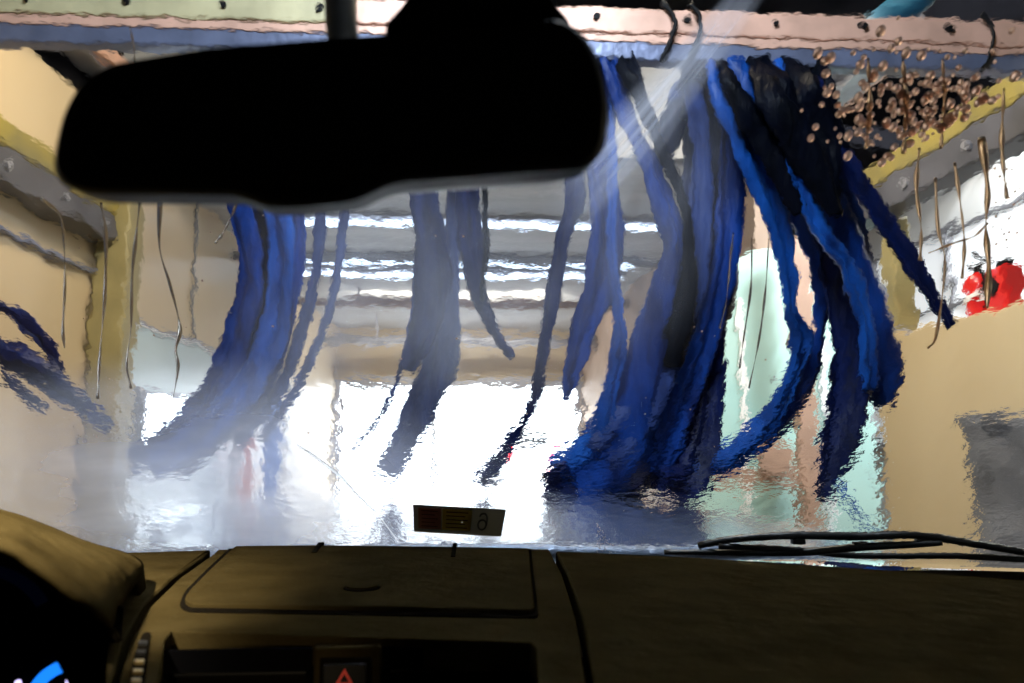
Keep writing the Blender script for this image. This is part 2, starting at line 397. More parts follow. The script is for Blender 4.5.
# ceiling tube lights
tl = [('nearest the car, on the grey ceiling', 6.3), ('second from the car, on the grey ceiling', 7.7), ('third from the car, close behind the second', 8.3), ('farthest in, just before the end wall', 10.2)]
for s, y in tl:
    t = thing('ceiling_tube_light', (0, y, 3.0), 'long white tube light across the bay, ' + s, 'ceiling light', 'tube lights across the bay ceiling')
    bm = bmesh.new(); bx(bm, -1.75, 1.75, y-.07, y+.07, 2.955, 3.0, .008); obj('housing', bm, M['galv'], t)
    bm = bmesh.new(); tube(bm, [(-1.7, y, 2.925), (1.7, y, 2.925)], .022, 12, 8); obj('tube', bm, M['tube'], t, True)
    for sx in (-1.73, 1.73):
        bm = bmesh.new(); bx(bm, sx-.03, sx+.03, y-.03, y+.03, 2.89, 2.956, .005); obj('end_cap', bm, M['white'], t)
# ducts / pipes crossing under the far ceiling
for s, y, z, r, m in (('thin grey pipe crossing below the ceiling behind the first tube light', 6.9, 2.78, .035, 'greypaint'), ('thick pale pipe crossing below the ceiling near the end wall', 11.4, 2.62, .07, 'galv'), ('tan pipe crossing below the ceiling before the last tube light', 9.3, 2.80, .05, 'post')):
    t = thing('overhead_pipe', (0, y, z), s, 'pipe')
    bm = bmesh.new(); tube(bm, [(-1.98, y, z), (1.98, y, z)], r, 12, 6); obj('pipe', bm, M[m], t, True)
    for sx in (-1.2, 1.2):
        bm = bmesh.new(); bx(bm, sx-.015, sx+.015, y-.01, y+.01, z+r*.8, 3.0); obj('hanger', bm, M['galv'], t)

# pale blue lower cladding on left wall + floodlight
t = thing('wall_cladding', (-1.98, 5.7, 0), 'pale blue glossy cladding low on the driver side wall beyond the column', 'wall panel')
bm = bmesh.new(); bx(bm, -1.998, -1.95, 4.62, 7.4, .02, 1.88, .01); obj('sheet', bm, M['paleblue'], t)
bm = bmesh.new(); bx(bm, -1.995, -1.935, 4.62, 7.4, 1.88, 1.90, .004); obj('cap_strip', bm, M['white'], t)
t = thing('glowbox', (-1.9, 5.3, 1.2), 'added white floodlight low on the pale blue cladding', 'glowbox')  # glowing box added where the glare is only a reflection
bm = bmesh.new(); bx(bm, -1.948, -1.86, 4.85, 5.95, 1.0, 1.52, .02); obj('housing', bm, M['galv'], t)
bm = bmesh.new(); bx(bm, -1.86, -1.845, 4.9, 5.9, 1.05, 1.47, .005); obj('lens', bm, M['glow'], t)
# teal splash panel with rounded top corner, brown post in front
def facing(pts, Y): return [onY(x, y, Y) for x, y in pts]
Y0 = 5.0
t = thing('splash_panel', (2.1, Y0, 0), 'large pale teal splash panel with one rounded top corner', 'panel')
poly = [(1.42, 0), (2.66, 0), (2.66, 2.46), (1.98, 2.46), (1.72, 2.36), (1.55, 2.12), (1.46, 1.75)]
bm = bmesh.new(); prism(bm, [Vector((p[0], Y0, p[1])) for p in rounded(poly, [0, 0, .02, .25, .25, .3, .3], 4)], Vector((0, .06, 0)), .008); obj('sheet', bm, M['teal'], t)
for xx in (1.80, 2.33):
    bm = bmesh.new(); bx(bm, xx-.02, xx+.02, Y0-.02, Y0, .02, 2.1, .004); obj('batten', bm, M['white'], t)
for zz in (.3, 1.0, 1.6):
    for xx in (1.5, 2.0, 2.6):
        bm = bmesh.new(); cyl(bm, (xx, Y0-.006, zz), (0, 1, 0), .014, .014, 10); obj('screw', bm, M['galv'], t)
t = thing('brown_frame', (2.2, 4.75, 0), 'brown painted post with a crossbar, in front of the pale teal panel', 'frame')
bm = bmesh.new(); bx(bm, 2.03, 2.15, 4.7, 4.8, 0, 2.45, .012); obj('upright', bm, M['post'], t)
bm = bmesh.new(); bx(bm, 1.05, 2.03, 4.72, 4.78, .93, 1.03, .01); obj('crossbar', bm, M['post'], t)
bm = bmesh.new(); cyl(bm, (1.87, 4.70, 1.10), (0, 1, 0), .10, .05, 20); obj('round_bracket', bm, M['post'], t)
# white office window (right, behind low wall)
t = bpy.data.objects.new('window_1', None); COL.objects.link(t); t.location = (3.6, 5.2, 1.2); structure(t, 'bright white office window with thin dark glazing bars')
bm = bmesh.new(); bx(bm, 3.62, 3.65, 3.6, 7.6, 1.2, 2.75); obj('window_pane', bm, mat('lit_white_pane', (.85, .87, .9), .3, emis=(.9, .95, 1), estr=.35), t)
bm = bmesh.new()
for y in (3.6, 4.6, 5.6, 6.6, 7.6): bx(bm, 3.59, 3.62, y-.02, y+.02, 1.2, 2.75)
for z in (1.2, 2.2, 2.75): bx(bm, 3.585, 3.625, 3.6, 7.6, z-.02, z+.02)
obj('window_frame', bm, M['greypaint'], t)

# grey canvas hanging over low wall
def canvas():
    bm = bmesh.new()
    outline = [(983, 408), (1010, 404), (1075, 396), (1090, 600), (985, 600), (990, 560), (990, 500), (1000, 470), (988, 458), (987, 430)]
    # lumpy sheet near the wall surface, x about 1.9
    nx, nz = 22, 26
    grid = []
    for j in range(nz+1):
        row = []
        for i in range(nx+1):
            u, v = i/nx, j/nz
            z = 1.29 - v*1.0
            left = 2.93 + .03*math.sin(v*9)+.05*math.sin(v*23+1)*.5 - (.05 if .22 < v < .34 else 0)
            y = left - u*1.0
            x = 1.90 + .05*noise.noise(Vector((y*6, z*5, 1.3)))+.03*noise.noise(Vector((y*14, z*12, 5)))
            row.append(bm.verts.new((x, y, z + .03*noise.noise(Vector((u*6, 0, 3))) if j == 0 else z)))
        grid.append(row)
    for j in range(nz):
        for i in range(nx):
            bm.faces.new((grid[j][i], grid[j][i+1], grid[j+1][i+1], grid[j+1][i]))
    o = obj('canvas_sheet', bm, M['tarp'], None, True)
    md = o.modifiers.new('t', 'SOLIDIFY'); md.thickness = .012; md.offset = 0
    tag(o, 'crumpled grey canvas sheet hanging on the low cream wall', 'sheet')
canvas()

# fire extinguisher on low wall
def extinguisher():
    Y = 2.95
    base = Vector((2.07, 3.03, 1.69))
    t = thing('fire_extinguisher', base, 'red fire extinguisher with a white band standing on the low cream wall', 'fire extinguisher')
    bm = bmesh.new()
    prof = [(.0, 0), (.046, 0), (.049, .01), (.049, .14), (.042, .16), (.03, .172), (.02, .178), (.0, .178)]
    seg = 28; rings = []
    for r, z in prof[1:-1]: rings.append([bm.verts.new(base+Vector((r*math.cos(a*2*math.pi/seg), r*math.sin(a*2*math.pi/seg), z))) for a in range(seg)])
    for a, b in zip(rings, rings[1:]):
        for k in range(seg): bm.faces.new((a[k], a[(k+1) % seg], b[(k+1) % seg], b[k]))
    bm.faces.new(rings[0][::-1]); bm.faces.new(rings[-1])
    obj('canister', bm, M['red'], t, True)
    bm = bmesh.new(); cyl(bm, base+Vector((0, 0, .075)), (0, .25, 1), .0535, .034, 28); obj('label_band', bm, M['white'], t)
    bm = bmesh.new(); cyl(bm, base+Vector((0, 0, .19)), (0, 0, 1), .016, .03, 16); bx(bm, base.x-.014, base.x+.014, base.y-.05, base.y+.05, base.z+.205, base.z+.215, .003)
    bmesh.ops.create_cube(bm, size=1, matrix=Matrix.Translation(base+Vector((0, -.035, .235))) @ Matrix.Rotation(.4, 4, 'X') @ Matrix.Diagonal((.02, .10, .009, 1)))
    obj('valve_handle', bm, M['black'], t)
    bm = bmesh.new(); tube(bm, [base+Vector((-.01, -.02, .19)), base+Vector((-.03, -.08, .17)), base+Vector((-.03, -.085, .09)), base+Vector((-.03, -.07, .03))], .008, 8); obj('hose', bm, M['black'], t, True)
    # red box beside it
    b2 = Vector((2.07, 2.87, 1.69))
    t = thing('red_canister', b2, 'small red canister with black cap, beside the extinguisher on the low wall', 'canister')
    bm = bmesh.new(); bx(bm, b2.x-.045, b2.x+.045, b2.y-.05, b2.y+.05, b2.z, b2.z+.17, .015); obj('body', bm, M['red'], t)
    bm = bmesh.new(); cyl(bm, b2+Vector((0, 0, .185)), (0, 0, 1), .03, .03, 18); obj('cap', bm, M['black'], t)
    bm = bmesh.new(); cyl(bm, b2+Vector((-.047, 0, .09)), (1, 0, 0), .032, .012, 18); obj('gauge', bm, M['black'], t)
extinguisher()

# coloured uprights added to stand in for reflected light streaks toward exit
post('light_streak', -1.93, -1.84, 7.3, 7.4, 0, 1.5, M['orange'], 'orange upright added for a reflected light streak, by the driver side wall', 'light streak')
post('light_streak', -1.74, -1.60, 7.3, 7.4, 0, 1.55, M['bluestreak'], 'blue upright added for a reflected light streak, beside the orange one', 'light streak')

# car beyond the exit
def far_car():
    y, x = 22.0, 1.75
    t = thing('parked_car', (x, y, 0), 'white car with red tail lamps outside the bay exit', 'car')
    prof = [(-2.1, .35), (-2.12, .75), (-1.9, 1.02), (-1.5, 1.05), (-1.05, 1.45), (.5, 1.47), (1.1, 1.08), (1.95, .9), (2.1, .6), (2.05, .35)]
    bm = bmesh.new(); prism(bm, [Vector((x-.85, y+a, z)) for a, z in rounded(prof, .15, 3)], Vector((1.7, 0, 0)), .06); obj('body', bm, M['carwhite'], t)
    bm = bmesh.new(); prism(bm, [Vector((x-.62, y-1.53, 1.06)), Vector((x+.62, y-1.53, 1.06)), Vector((x+.5, y-1.12, 1.41)), Vector((x-.5, y-1.12, 1.41))], Vector((0, .05, 0))); obj('rear_window', bm, M['black'], t)
    for s in (-1, 1):
        bm = bmesh.new(); bx(bm, x+s*.64-.2, x+s*.64+.2, y-2.19, y-2.05, .68, .94, .02); obj('tail_lamp', bm, M['tail'], t)
        for yy in (-1.35, 1.3):
            bm = bmesh.new(); cyl(bm, (x+s*.78, y+yy, .32), (1, 0, 0), .32, .2, 24); obj('wheel', bm, M['tyre'], t)
far_car()

# ------------------------------------------------------------------ mitter bar
def mitter():
    Y = 2.30
    t = thing('overhead_bar', (0, Y, 2.38), 'peach painted steel bar across the bay holding the blue cloth strips', 'overhead bar')
    z = 2.415
    bm = bmesh.new(); bx(bm, -.32, 1.92, Y-.05, Y+.02, z+.006, z+.085, .006); obj('upper_channel', bm, M['copper'], t)
    bm = bmesh.new(); bx(bm, -1.96, -.323, Y-.05, Y+.02, z+.006, z+.085, .006); o = obj('upper_channel', bm, M['creambar'], t); o['label'] = 'pale yellow section of the bar'
    bm = bmesh.new(); bx(bm, -1.96, 1.92, Y-.05, Y-.042, z-.024, z, .002); obj('edge_strip', bm, M['copper'], t)
    bm = bmesh.new(); bx(bm, -1.96, 1.92, Y-.040, Y+.012, z-.004, z+.008); obj('shadow_gap', bm, M['deepblack'], t)
    bm = bmesh.new(); bx(bm, -1.96, 1.92, Y-.045, Y+.01, z-.078, z-.022, .006); obj('lower_plate', bm, M['bluegrey'], t)
    for k in range(14):
        x = -1.8 + k*.275
        bm = bmesh.new(); cyl(bm, (x, Y-.05, z+.05), (0, 1, 0), .010, .02, 10); obj('bolt', bm, M['black'], t)
    for x in (.62, .70, 1.62):
        bm = bmesh.new(); tube(bm, [(x-.02, Y-.062, z+.10), (x+.012, Y-.066, z+.05), (x+.01, Y-.066, z), (x-.025, Y-.055, z-.085)], .008, 8); obj('cable_tie', bm, M['black'], t, True)
    for x in (-1.93, 1.88):
        bm = bmesh.new(); bx(bm, x-.03, x+.03, Y-.03, Y+.05, z+.08, 3.75, .005); obj('hanger', bm, M['black'], t)
mitter()
# teal sheet draped above bar
bm = bmesh.new()
Pa = [(855, 25), (880, 5), (925, -30), (990, -70)]
Pb = [(905, 28), (925, 10), (960, -22), (1030, -60)]
A = catmull([onY(x, y, 2.75) for x, y in Pa], 12); B = catmull([onY(x, y, 2.70) for x, y in Pb], 12)
va = [bm.verts.new(p+Vector((0, .02*math.sin(i*1.7), 0))) for i, p in enumerate(A)]; vb = [bm.verts.new(p) for p in B]
for i in range(12): bm.faces.new((va[i], va[i+1], vb[i+1], vb[i]))
o = obj('teal_cloth', bm, M['tealtarp'], None, True); md = o.modifiers.new('t', 'SOLIDIFY'); md.thickness = .01
tag(o, 'teal cloth end folded over above the peach steel bar', 'cloth')

# ------------------------------------------------------------------ cloth strips
GROUP = 'blue cloth strips of the wash curtain'
def strip(name, pts, material, label, Y=2.3, Y2=None, fold=.5, seed=0, group=GROUP, cat='cloth strip', thick=.007):
    """pts: (px, py, width px); Y depth at the top, Y2 at the foot"""
    Y2 = Y if Y2 is None else Y2
    n = len(pts)
    P = []; W = []
    for i, (x, y, wd) in enumerate(pts):
        yy = Y + (Y2-Y)*(i/(n-1))**1.5
        p = onY(x, y, yy); p.z = max(p.z, 1.062 + .004*(seed % 5)) if abs(p.x) < .85 and yy < 2.75 else p.z
        if i == 0 and y < 72:      # clamped under the bar
            yc = min(max(yy, 2.265), 2.31); p = Vector((p.x*yc/yy, yc, 2.345))
        P.append(p); W.append(wd/FPX*yy)
    N = max(24, (n-1)*12)
    C = catmull(P, N); Wc = [v.x for v in catmull([Vector((a, 0, 0)) for a in W], N)]
    K = 9
    bm = bmesh.new(); rows = []
    for i, p in enumerate(C):
        s = i/N
        t = (C[min(i+1, N)]-C[max(i-1, 0)])
        if t.length < 1e-6: t = Vector((0, 0, -1))
        t.normalize()
        f = Vector((0, -1, 0)); side = t.cross(f)
        if side.length < .2: side = Vector((1, 0, 0))
        side.normalize(); nrm = side.cross(t).normalized()
        wd = max(.006, Wc[i])
        # waisted and wavy edges
        wl = wd*(1+.22*noise.noise(Vector((s*9, seed*3.1, 0)))); wr = wd*(1+.22*noise.noise(Vector((s*9, seed*3.1, 7))))
        tw = .5*noise.noise(Vector((s*3, seed*1.7, 4)))
        row_f, row_b = [], []
        for k in range(K):
            u = k/(K-1)*2-1
            off = fold*wd*(.28*math.sin(u*3.6+seed+s*3.5)+.16*math.cos(u*7+seed*2+s*6)) + tw*u*wd*.5
            q = p + side*(u*.5*(wr if u > 0 else wl)) + nrm*off
            th = thick*(1-.6*abs(u))
            row_f.append(bm.verts.new(q+nrm*th)); row_b.append(bm.verts.new(q-nrm*th))
        rows.append(row_f+row_b[::-1])
    L = len(rows[0])
    for a, b in zip(rows, rows[1:]):
        for k in range(L): bm.faces.new((a[k], a[(k+1) % L], b[(k+1) % L], b[k]))
    bm.faces.new(rows[0][::-1]); bm.faces.new(rows[-1])
    o = obj('cloth_strip', bm, M[material], None, True)
    tag(o, label, cat, group); return o
T = 50
strips = [
 # left bundle
 ([(262,22,18),(243,150,22),(240,200,24),(250,255,22),(246,310,26),(226,370,30),(190,425,32),(130,462,22)], 'c_blue', 'outermost strip of the bundle under the mirror on the driver side, bending to the floodlight', 2.3, 2.55),
 ([(290,22,20),(275,150,26),(277,200,28),(283,250,26),(277,320,28),(255,375,30),(210,425,30),(150,470,24)], 'c_bright', 'wide bright blue strip in the middle of the bundle under the mirror', 2.34, 2.5),
 ([(270,22,14),(262,150,16),(262,220,18),(266,280,16),(262,330,18),(238,385,20),(200,435,22),(170,468,18)], 'c_navy', 'navy strip half hidden inside the bundle under the mirror', 2.38, 2.6),
 ([(310,22,14),(302,150,14),(300,200,14),(298,260,14),(286,330,16),(262,385,18),(222,430,22),(180,470,20)], 'c_blue', 'narrow blue strip on the inner side of the bundle under the mirror', 2.36, 2.6),
 ([(330,22,10),(325,150,10),(322,200,12),(318,260,11),(302,330,12),(278,390,14),(235,445,14)], 'c_slate', 'thin pale slate strip beside the bundle under the mirror', 2.4, 2.65),
 ([(350,22,8),(348,150,8),(345,205,9),(338,270,9),(322,330,9),(298,385,10),(262,440,10)], 'c_slate', 'thinnest pale strip, last of the bundle under the mirror', 2.42, 2.65),
 # far left drifting ends
 ([(-70,300,24),(-30,330,26),(0,350,24),(40,372,24),(78,402,18),(110,428,8)], 'c_navy', 'thick dark strip end flung out in front of the cream wall', 2.5, 2.6),
 ([(-40,290,10),(0,308,10),(22,318,13),(45,342,14),(62,372,6)], 'c_navy', 'short dark strip end flung out highest in front of the cream wall', 2.5, 2.6),
 ([(0,370,5),(15,384,9),(30,398,10),(48,412,5)], 'c_navy', 'smallest dark strip tip, lowest in front of the cream wall', 2.45, 2.5),
 # centre
 ([(425,30,20),(420,150,24),(424,200,28),(432,245,36),(432,290,34),(424,330,30),(405,370,16)], 'c_navy', 'wide navy strip directly below the middle of the mirror', 2.36, 2.5),
 ([(470,30,20),(468,150,22),(468,195,24),(471,240,26),(478,290,18),(492,325,12),(512,358,8)], 'c_navy', 'navy strip below the mirror with its tip curling towards the passenger side', 2.34, 2.5),
 ([(488,30,6),(486,150,7),(485,200,7),(486,250,6),(482,300,5)], 'c_dark', 'very thin dark cord like strip beside the curling navy strip', 2.33, 2.4),
 ([(452,40,12),(452,200,12),(450,300,18),(440,360,34),(415,420,30),(385,475,24)], 'c_slate', 'broad pale slate strip behind the navy strips, sweeping down to the bright exit', 2.7, 2.75),
 ([(418,60,5),(418,200,5),(414,300,5),(404,360,5),(384,410,5),(350,450,5)], 'c_slate', 'hair thin strip hanging in front of the ceiling lights', 2.45, 2.6),
 ([(560,60,12),(575,190,22),(562,240,16),(553,300,15),(542,355,12),(532,405,10),(505,448,12),(480,484,20)], 'c_navy', 'slender navy strip crossing the bright exit', 2.3, 2.5),
 # mid right
 ([(590,60,30),(598,150,34),(606,220,36),(600,280,38),(584,330,28),(572,372,18),(566,400,8)], 'c_blue', 'tapering blue strip just beside the end of the mirror', 2.4, 2.5),
 ([(612,60,10),(612,200,10),(612,260,10),(618,310,11),(618,350,16),(610,390,15),(598,440,28),(556,470,30)], 'c_bright', 'thin bright blue strip running down the edge of the tapering one', 2.3, 2.5),
 ([(606,48,16),(614,80,22),(628,120,18),(648,160,22),(662,200,26),(675,245,26),(668,290,32),(652,340,40),(638,400,56),(618,450,80),(572,480,60)], 'c_blue', 'long blue strip from the bar beside the mirror to the wet hood', 2.26, 2.5),
 ([(622,48,22),(634,80,20),(648,115,14),(668,160,13),(684,200,12),(690,250,16),(684,305,24),(665,365,30)], 'c_dark', 'dark narrow strip beside the long blue strip near the mirror', 2.22, 2.4),
 ([(706,62,50),(712,120,56),(714,180,60),(712,240,66),(702,300,70),(682,360,64),(662,420,80),(625,472,80)], 'c_navy', 'broad navy strip filling the middle of the curtain down to the hood', 2.5, 2.65),
 ([(690,66,20),(702,150,24),(700,230,26),(690,290,26),(668,350,30),(640,410,36),(600,455,40)], 'c_slate', 'pale slate strip partly covering the broad navy one', 2.38, 2.45),
 ([(724,70,26),(730,150,26),(728,230,28),(716,300,28),(698,360,28),(672,420,34),(650,470,30)], 'c_blue', 'blue strip along the passenger side of the broad navy one', 2.42, 2.5),
 # right
 ([(722,62,40),(735,95,56),(748,130,54),(762,175,42),(778,225,26),(788,270,16),(790,310,15),(800,338,20),(792,372,14),(768,420,22),(728,458,30),(688,478,22)], 'c_bright', 'bright blue strip hanging from the passenger half of the bar, kinked halfway', 2.24, 2.5),
 ([(765,62,50),(780,120,52),(792,180,44),(808,232,28),(822,285,20),(818,340,14),(802,390,24),(772,432,22),(735,462,18)], 'c_blue', 'blue strip next to the kinked bright one, over the pale teal panel', 2.28, 2.55),
 ([(790,66,50),(806,120,44),(822,170,38),(842,220,58),(855,270,66),(868,320,62),(880,370,50),(886,408,20)], 'c_blue', 'thick blue strip ending beside the low cream wall', 2.3, 2.4),
 ([(780,66,40),(800,130,40),(820,190,40),(834,240,38),(844,300,38),(850,350,42),(848,400,40),(836,450,34),(822,500,14)], 'c_navy', 'longest navy strip, its tip hanging down in front of the brown post', 2.36, 2.3),
 ([(815,80,24),(832,130,24),(854,175,24),(880,218,24),(908,258,22),(932,296,15),(952,326,12)], 'c_navy', 'navy strip flung farthest towards the office window', 2.2, 2.25),
 ([(775,70,40),(790,130,26),(800,180,18),(820,230,16),(848,270,22),(866,330,20),(868,390,18)], 'c_bright', 'bright narrow strip lying on the thick blue one', 2.18, 2.25),
 ([(740,56,60),(756,90,70),(774,130,60),(788,170,40),(800,215,14)], 'c_dark', 'black short strip at the bar, first of the dark bundle', 2.20, 2.2),
 ([(768,56,60),(788,95,74),(808,135,66),(824,175,44),(836,215,14)], 'c_dark', 'black wide strip at the bar in the middle of the dark bundle', 2.16, 2.16),
 ([(800,58,50),(818,95,40),(832,125,30),(845,150,14)], 'c_dark', 'black strip at the bar nearest the passenger side roof beam', 2.18, 2.2),
 ([(700,60,30),(690,90,34),(672,130,30),(655,170,16)], 'c_slate', 'pale short strip thrown sideways below the bar near its cable ties', 2.5, 2.6),
 ([(672,375,30),(640,430,80),(606,468,90),(575,492,60),(545,500,24)], 'c_navy', 'heap of navy strip end lying on the wet hood', 2.6, 2.45),
 ([(720,300,14),(715,380,22),(705,440,30),(690,482,40),(660,494,30)], 'c_navy', 'navy strip end dragging on the hood behind the pale teal panel', 2.55, 2.4),
]
for i, s in enumerate(strips):
    pts, m, lab, Ya, Yb = s
    strip('cloth_strip', pts, m, lab, Ya, Yb, seed=i+1)
# hanging cord
bm = bmesh.new(); tube(bm, [onY(x, y, 4.68) for x, y in ((822,462),(836,466),(842,490),(856,514),(868,530),(880,538),(896,538))], .018, 8); o = obj('rope', bm, M['c_bright'], None, True)
tag(o, 'thin teal rope curving in front of the pale teal panel', 'rope')

# ------------------------------------------------------------------ car body outside
CX = -.08
def hood():
    t = thing('car_hood', (CX, 2.0, 1.0), 'wet silver blue car hood stretching ahead below the windshield', 'car hood')
    bm = bmesh.new(); nx, ny = 48, 30; g = []
    for j in range(ny+1):
        v = j/ny; row = []
        y = 1.30 + v*1.42
        for i in range(nx+1):
            u = i/nx*2-1
            hw = .93 - .13*v**3
            x = CX+u*hw
            z = 1.034 + .020*math.sin(v*math.pi*.9) - .055*abs(u)**2.6 - (.10*max(0, v-.9)/.1*.5 if v > .9 else 0)
            # two raised creases
            z += .008*math.exp(-((abs(u)-.55)/.06)**2)
            row.append(bm.verts.new((x, y - .10*u*u*v, z)))
        g.append(row)
    for j in range(ny):
        for i in range(nx): bm.faces.new((g[j][i], g[j][i+1], g[j+1][i+1], g[j+1][i]))
    o = obj('hood_panel', bm, M['hood'], t, True); md = o.modifiers.new('t', 'SOLIDIFY'); md.thickness = .02; md.offset = -1 
    bm = bmesh.new(); bx(bm, CX-.92, CX-.80, 1.3, 2.4, .45, .965, .03); bx(bm, CX+.80, CX+.92, 1.3, 2.4, .45, .965, .03); bx(bm, CX-.7, CX+.7, 2.35, 2.58, .35, .93, .04)
    obj('front_body', bm, M['hood'], t)
    bm = bmesh.new()
    nx = 40; g = []
    for i in range(nx+1):
        x = CX-.92+1.84*i/nx
        y0 = wy(x-CX*0, 1.0)
        g.append([bm.verts.new(q) for q in ((x, y0-.0+.012, .985), (x, y0+.05, .99), (x, max(y0+.08, 1.28), 1.0), (x, max(y0+.08, 1.28), .96), (x, y0+.012, .96))])
    for a, b in zip(g, g[1:]):
        for k in range(5): bm.faces.new((a[k], a[(k+1) % 5], b[(k+1) % 5], b[k]))
    obj('cowl', bm, M['black'], t)
hood()

# cabin shell
structure(box('cabin_roof', CX-.95, CX+.95, -1.7, .42, 1.70, 1.74, M['roofliner'], bev=.01))
structure(box('cabin_door_right', CX+.97, CX+1.01, -1.7, 1.10, .35, 1.02, M['roofliner']))
structure(box('cabin_door_left', CX-1.01, CX-.97, -1.7, 1.10, .35, 1.02, M['roofliner']))
structure(box('cabin_rear', CX-.97, CX+.97, -1.75, -1.7, .35, 1.74, M['roofliner']))
structure(box('cabin_floor', CX-.97, CX+.97, -1.7, 1.15, .30, .35, M['roofliner']))
structure(box('cabin_firewall', CX-.97, CX+.97, .96, .98, .35, .955, M['roofliner']))
for s, nm in ((-1, 'cabin_pillar_left'), (1, 'cabin_pillar_right')):
    bm = bmesh.new()
    x = CX+s*.985
    tube(bm, [(x, wy(x, zz)-.01, zz) for zz in (.99, 1.2, 1.4, 1.6, 1.70)], .03, 10)
    structure(obj(nm, bm, M['roofliner'], None, True))
structure(box('cabin_rear_quarter_left', CX-1.01, CX-.97, -1.7, -.1, 1.02, 1.70, M['roofliner']))
structure(box('cabin_rear_quarter_right', CX+.97, CX+1.01, -1.7, .1, 1.02, 1.70, M['roofliner']))

# ------------------------------------------------------------------ windshield
ws = thing('windshield', (CX, WB, 1.0), 'wet streaming car windshield seen from the inside', 'windshield')
def sheet(x0, x1, z0, z1, nx, nz, off):
    bm = bmesh.new(); g = []
    for j in range(nz+1):
        z = z0+(z1-z0)*j/nz
        g.append([bm.verts.new(Vector((x0+(x1-x0)*i/nx, wy(x0+(x1-x0)*i/nx, z), z))+wn(x0+(x1-x0)*i/nx)*off) for i in range(nx+1)])
    return bm, g
TH = .005
bm, g = sheet(CX-.95, CX+.95, .998, 1.69, 48, 24, 0)
g2 = [[bm.verts.new(v.co + wn(v.co.x)*TH) for v in r] for r in g]
nz, nx = len(g)-1, len(g[0])-1
for j in range(nz):
    for i in range(nx):
        bm.faces.new((g[j][i], g[j][i+1], g[j+1][i+1], g[j+1][i])); bm.faces.new((g2[j][i], g2[j+1][i], g2[j+1][i+1], g2[j][i+1]))
for i in range(nx):
    bm.faces.new((g[0][i], g2[0][i], g2[0][i+1], g[0][i+1])); bm.faces.new((g[nz][i], g[nz][i+1], g2[nz][i+1], g2[nz][i]))
for j in range(nz):
    bm.faces.new((g[j][0], g[j+1][0], g2[j+1][0], g2[j][0])); bm.faces.new((g[j][nx], g2[j][nx], g2[j+1][nx], g[j+1][nx]))
obj('glass_pane', bm, M['glass'], ws, True)
# frit dots along base right
bm = bmesh.new()
for i in range(120):
    px = 690 + i*3.0
    for k in range(2):
        c = onW(px + k*1.5, 573.5 + (px-690)*.02 + k*2.6, -.0006); n_ = wn(c.x)
        cyl(bm, c, n_, .0011, .0006, 6)
o = obj('ceramic_dots', bm, M['deepblack'], ws); o['kind'] = 'stuff'

# soap smears on the outside
def smear(pts, dens, feather=.6, scale=(3, 30, 1), n=40, col=(.72, .80, 1.0), label=None, thresh=(.3, .75)):
    """pts (px,py,width px) centre line on the glass"""
    C = catmull([Vector((x, y, wd)) for x, y, wd in pts], n)
    bm = bmesh.new(); uvl = bm.loops.layers.uv.new('UVMap'); K = 10; rows = []
    for i, c in enumerate(C):
        a, b = C[max(i-1, 0)], C[min(i+1, n)]
        d = Vector((b.x-a.x, b.y-a.y)).normalized(); s = Vector((-d.y, d.x))
        rows.append([(bm.verts.new(onW(c.x+s.x*(k/K-.5)*c.z, c.y+s.y*(k/K-.5)*c.z, TH+.0025+.0004*len(smears))), i/n, k/K) for k in range(K+1)])
    for a, b in zip(rows, rows[1:]):
        for k in range(K):
            q = (a[k], a[k+1], b[k+1], b[k]); f = bm.faces.new([x[0] for x in q])
            for l, x in zip(f.loops, q): l[uvl].uv = (x[1], x[2])
    me = bpy.data.meshes.new('soap_smear'); bm.to_mesh(me); bm.free()
    o = link('soap_smear', me, film_mat('soap_film', dens, col, scale, feather, thresh), ws, True)
    if label: o['label'] = label
    smears.append(o)
smears = []
smear([(775,-40,36),(735,15,42),(690,70,55),(640,130,72),(590,185,95),(540,240,110)], .80, .8, (1.5, 9, 1), label='whitish diagonal soap smear')
smear([(665,40,150),(665,150,170),(650,250,170),(640,360,120)], .26, .9, (2, 6, 1))
smear([(340,120,260),(360,260,300),(350,400,330),(330,600,340)], .28, .9, (2, 4, 1))
smear([(520,180,380),(500,300,400),(480,420,340)], .34, .9, (2, 5, 1))
smear([(-140,480,260),(40,485,260),(220,480,260),(380,500,200),(560,510,120)], .86, .9, (3, 5, 1), col=(.66, .75, 1.0), thresh=(.1, .6), label='broad milky film along the base of the glass')
smear([(300,190,20),(420,180,22),(560,172,22),(640,140,20)], .25, .9, (4, 2, 1))
smear([(310,150,120),(345,250,110),(330,350,110),(290,450,120)], .25, .9, (2, 5, 1))

